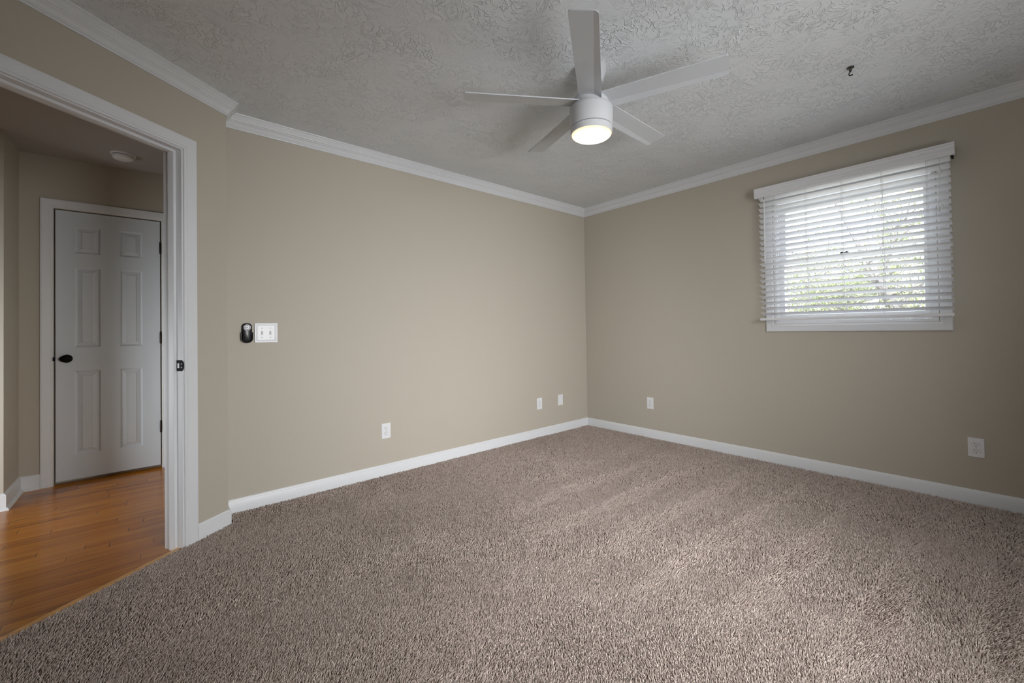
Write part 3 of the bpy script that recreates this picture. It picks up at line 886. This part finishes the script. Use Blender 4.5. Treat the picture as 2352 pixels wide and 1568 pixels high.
pad = MB().lathe([(0.0200, 0.0), (0.0200, 0.0016), (0.0188, 0.0022)], 40, Matrix.Translation((0, -0.0205, 0.0335)) @ Matrix.Rotation(PI / 2, 4, 'X')).build('button_pad', M_pad, rem, smooth=30)
def mark(u, w_, a, c):
    return MB().extrude([(u + a * math.cos(q), w_ + c * math.sin(q)) for q in np.linspace(0, 2 * PI, 17)[:-1]], MF, 0.0224, 0.0231).build('button', M_mark, rem)
mark(0, 0.0335, 0.0042, 0.0036)
mark(0, 0.0445, 0.0055, 0.0014)
mark(-0.0110, 0.0335, 0.0050, 0.0013)
mark(0.0115, 0.0338, 0.0028, 0.0013)
mark(0, 0.0238, 0.0026, 0.0026)

# ------------------------------------------------------------------ carpet pile
def in_room(x, y):
    ok = (x < -0.016) & (y < -0.016) & (y > YS + 0.02) & (x > XW + 0.02)
    dn = (x - Cx) * N3.x + (y - Cy) * N3.y
    sd_ = (x - Cx) * D3.x + (y - Cy) * D3.y
    lim = np.where((sd_ > S0 - 0.072) & (sd_ < S1 + 0.072), np.where((sd_ > S0) & (sd_ < S1), -0.001, 0.018), 0.016)
    ok &= ~((dn < lim) & (x < Cx + 0.3) & (sd_ > 0)) & ~((sd_ <= 0) & (x < Cx + 0.018))
    return ok
def seen(x, y):
    d = np.stack([x - cam.matrix_world.translation.x, y - cam.matrix_world.translation.y, np.full_like(x, -cam.matrix_world.translation.z)], 1)
    zc = d @ np.array(F_)
    u = 1220.02 + 969.2 * (d @ np.array(R_)) / np.maximum(zc, 1e-3)
    v_ = 743.7 - 969.2 * (d @ np.array(U_)) / np.maximum(zc, 1e-3)
    return (zc > 0.3) & (u > -420) & (u < 2352 + 420) & (v_ < 1568 + 420), np.sqrt((d ** 2).sum(1))
def lattice(step):
    gx, gy = np.meshgrid(np.arange(XW, 0, step), np.arange(YS, 0, step))
    x, y = gx.ravel(), gy.ravel()
    x = x + rng.uniform(-0.55, 0.55, x.size) * step
    y = y + rng.uniform(-0.55, 0.55, y.size) * step
    return x, y
xs_, ys_, hs_ = [], [], []
for step, lo, hi in ((0.0043, 0.0, 2.3), (0.0058, 2.3, 3.2), (0.0080, 3.2, 9.0)):
    x, y = lattice(step)
    s_, dist_ = seen(x, y)
    k = in_room(x, y) & s_ & (dist_ >= lo) & (dist_ < hi)
    xs_.append(x[k]); ys_.append(y[k]); hs_.append(np.full(k.sum(), step))
X, Y, ST = np.concatenate(xs_), np.concatenate(ys_), np.concatenate(hs_)
n_t = X.size
def vnoise(x, y, s, seed):
    """smooth value noise on a lattice"""
    r = np.random.default_rng(seed).uniform(-1, 1, (64, 64))
    u, w_ = x * s + 31.3, y * s + 17.7
    i, j = np.floor(u).astype(int), np.floor(w_).astype(int)
    fu, fv = u - i, w_ - j
    fu, fv = fu * fu * (3 - 2 * fu), fv * fv * (3 - 2 * fv)
    q = lambda a, c: r[a % 64, c % 64]
    return (q(i, j) * (1 - fu) + q(i + 1, j) * fu) * (1 - fv) + (q(i, j + 1) * (1 - fu) + q(i + 1, j + 1) * fu) * fv
# nap direction: vacuum passes run out from the window wall, flattened by footsteps elsewhere
yk = (Y + 1.90 + 0.02 * vnoise(X, Y, 3.0, 5) + 0.03 * X) / 0.322
yd = np.abs(yk - np.round(yk)) * 0.322                      # distance from the nearest overlap of two passes
wid = np.clip(0.012 + 0.030 * (-X), 0.012, 0.055) * (1 + 0.4 * vnoise(X, Y, 5.0, 6))
streak = 1 / (1 + np.exp((yd - wid) / 0.008))
fade = np.clip((X + 2.5) / 1.0, 0.0, 1.0) * np.clip((-0.6 - Y) / 0.5, 0, 1)
rest = 0.55 + 0.9 * vnoise(X, Y, 1.7, 1) + 0.7 * vnoise(X, Y, 4.0, 2)
swept = 0.9 + 0.5 * vnoise(X, Y, 1.7, 1) + 0.4 * vnoise(X, Y, 5.0, 2) - 2.8 * streak
ang = np.arctan2(np.sin(rest) * (1 - fade) + np.sin(swept) * fade, np.cos(rest) * (1 - fade) + np.cos(swept) * fade) + rng.normal(0, 0.75, n_t)
lean = np.clip(rng.normal(0.70, 0.28, n_t) + 0.22 * vnoise(X, Y, 3.0, 3) + 0.2 * fade * streak, 0.05, 1.2)
Ht = np.clip(rng.normal(0.0094, 0.0015, n_t) + 0.0012 * vnoise(X, Y, 25.0, 4), 0.006, 0.0135)
dxn, dyn = np.cos(ang) * lean * Ht, np.sin(ang) * lean * Ht
rad = ST * 0.40
a0 = rng.uniform(0, 2 * PI, n_t)
V = np.zeros((n_t, 7, 3), np.float32)
for k in range(3):
    a = a0 + k * 2 * PI / 3
    V[:, k, 0] = X + np.cos(a) * rad; V[:, k, 1] = Y + np.sin(a) * rad; V[:, k, 2] = -0.011
    V[:, k + 3, 0] = X + dxn * 0.66 + np.cos(a + 0.5) * rad * 0.82; V[:, k + 3, 1] = Y + dyn * 0.66 + np.sin(a + 0.5) * rad * 0.82; V[:, k + 3, 2] = -0.010 + Ht * 0.74
V[:, 6, 0] = X + dxn; V[:, 6, 1] = Y + dyn; V[:, 6, 2] = -0.010 + Ht
quads = np.array([(0, 1, 4, 3), (1, 2, 5, 4), (2, 0, 3, 5)])
tris = np.array([(3, 4, 6), (4, 5, 6), (5, 3, 6)])
base = (np.arange(n_t) * 7)[:, None, None]
LQ = (quads[None] + base).reshape(n_t, -1)
LT = (tris[None] + base).reshape(n_t, -1)
loops = np.concatenate([LQ, LT], 1).ravel()
sizes = np.tile([4, 4, 4, 3, 3, 3], n_t)
starts = np.concatenate([[0], np.cumsum(sizes)[:-1]])
me = bpy.data.meshes.new('carpet_pile')
me.vertices.add(n_t * 7)
me.vertices.foreach_set('co', V.ravel())
me.loops.add(loops.size)
me.loops.foreach_set('vertex_index', loops.astype(np.int32))
me.polygons.add(sizes.size)
me.polygons.foreach_set('loop_start', starts.astype(np.int32))
tint = me.attributes.new('tint', 'FLOAT', 'POINT')
tint.data.foreach_set('value', np.repeat(np.clip(rng.normal(0.54, 0.22, n_t), 0, 1), 7).astype(np.float32))
me.update(calc_edges=True)
me.shade_smooth()
me.materials.append(M_carpet)
pile = bpy.data.objects.new('carpet_pile', me)
COL.objects.link(pile)
tag(pile, 'greige cut pile carpet with vacuum tracks covering the room floor', 'carpet', kind='stuff')

# ------------------------------------------------------------------ outdoors
struct(MB().box((0.3, -30, -3.2), (60, 30, -3.0)).build('ground', M_ground), 'unseen ground outside the window, paled to bounce daylight up', 'ground')
def grow(b, leaves, p, d, r, ln, depth):
    pts, rads = [p.copy()], [r]
    q = p.copy()
    n = 4
    for i in range(n):
        d = (d + Vector((random.gauss(0, 0.16), random.gauss(0, 0.16), random.gauss(0.02, 0.12)))).normalized()
        q = q + d * (ln / n)
        pts.append(q.copy()); rads.append(r * (1 - 0.5 * (i + 1) / n))
        if depth <= 2 and random.random() < (0.95 if depth <= 1 else 0.5):
            for _ in range(5):
                leaves.append(q + Vector((random.gauss(0, 0.10), random.gauss(0, 0.10), random.gauss(0, 0.08))))
    b.tube(pts, rads, 5, caps=False)
    if depth == 0:
        return
    for _ in range(3 if depth > 1 else 4):
        k = random.randint(1, n)
        nd = (d * 0.6 + Vector((random.gauss(0, 0.75), random.gauss(0, 0.75), random.gauss(0.12, 0.45)))).normalized()
        grow(b, leaves, pts[k], nd, max(rads[k] * 0.6, 0.009), ln * random.uniform(0.55, 0.8), depth - 1)
for tx, ty, th in ((6.6, -1.9, 3.6), (15.0, 0.6, 4.2), (24.0, 2.6, 5.0), (13.5, -9.5, 3.4), (13.0, 12.5, 3.4)):
    root = tag(empty('spring_tree', (tx, ty, -3.0)), 'leafing spring tree with pale twigs outside the window', 'tree', 'trees outside the window')
    b, lv = MB(), []
    grow(b, lv, Vector((0, 0, 0)), Vector((random.gauss(0, 0.06), random.gauss(0, 0.06), 1)), 0.15, th + 0.6, 4)
    for k in range(16):
        zz_ = random.uniform(0.55, 1.15) * (th + 0.6)
        a = 2 * PI * (k + random.random()) / 16
        grow(b, lv, Vector((0, 0, min(zz_, th + 0.5))), Vector((math.cos(a), math.sin(a), random.uniform(0.05, 0.8))).normalized(), 0.055, random.uniform(1.3, 2.1), 3)
    b.build('trunk', M_bark, root, fix=False, smooth=60)
    lb = MB()
    for c in lv:
        nrm = Vector((random.gauss(0, 1), random.gauss(0, 1), random.gauss(0.4, 0.8))).normalized()
        t1 = nrm.orthogonal().normalized()
        t1 = Matrix.Rotation(random.uniform(0, 2 * PI), 3, nrm) @ t1
        t2 = nrm.cross(t1)
        s_ = random.uniform(0.022, 0.042)
        lb.add([c - t1 * s_, c + t2 * s_ * 0.45 - t1 * 0.1 * s_, c + t1 * s_, c - t2 * s_ * 0.45 - t1 * 0.1 * s_], [(0, 1, 2, 3)])
    lb.build('foliage', M_leaf, root, fix=False)
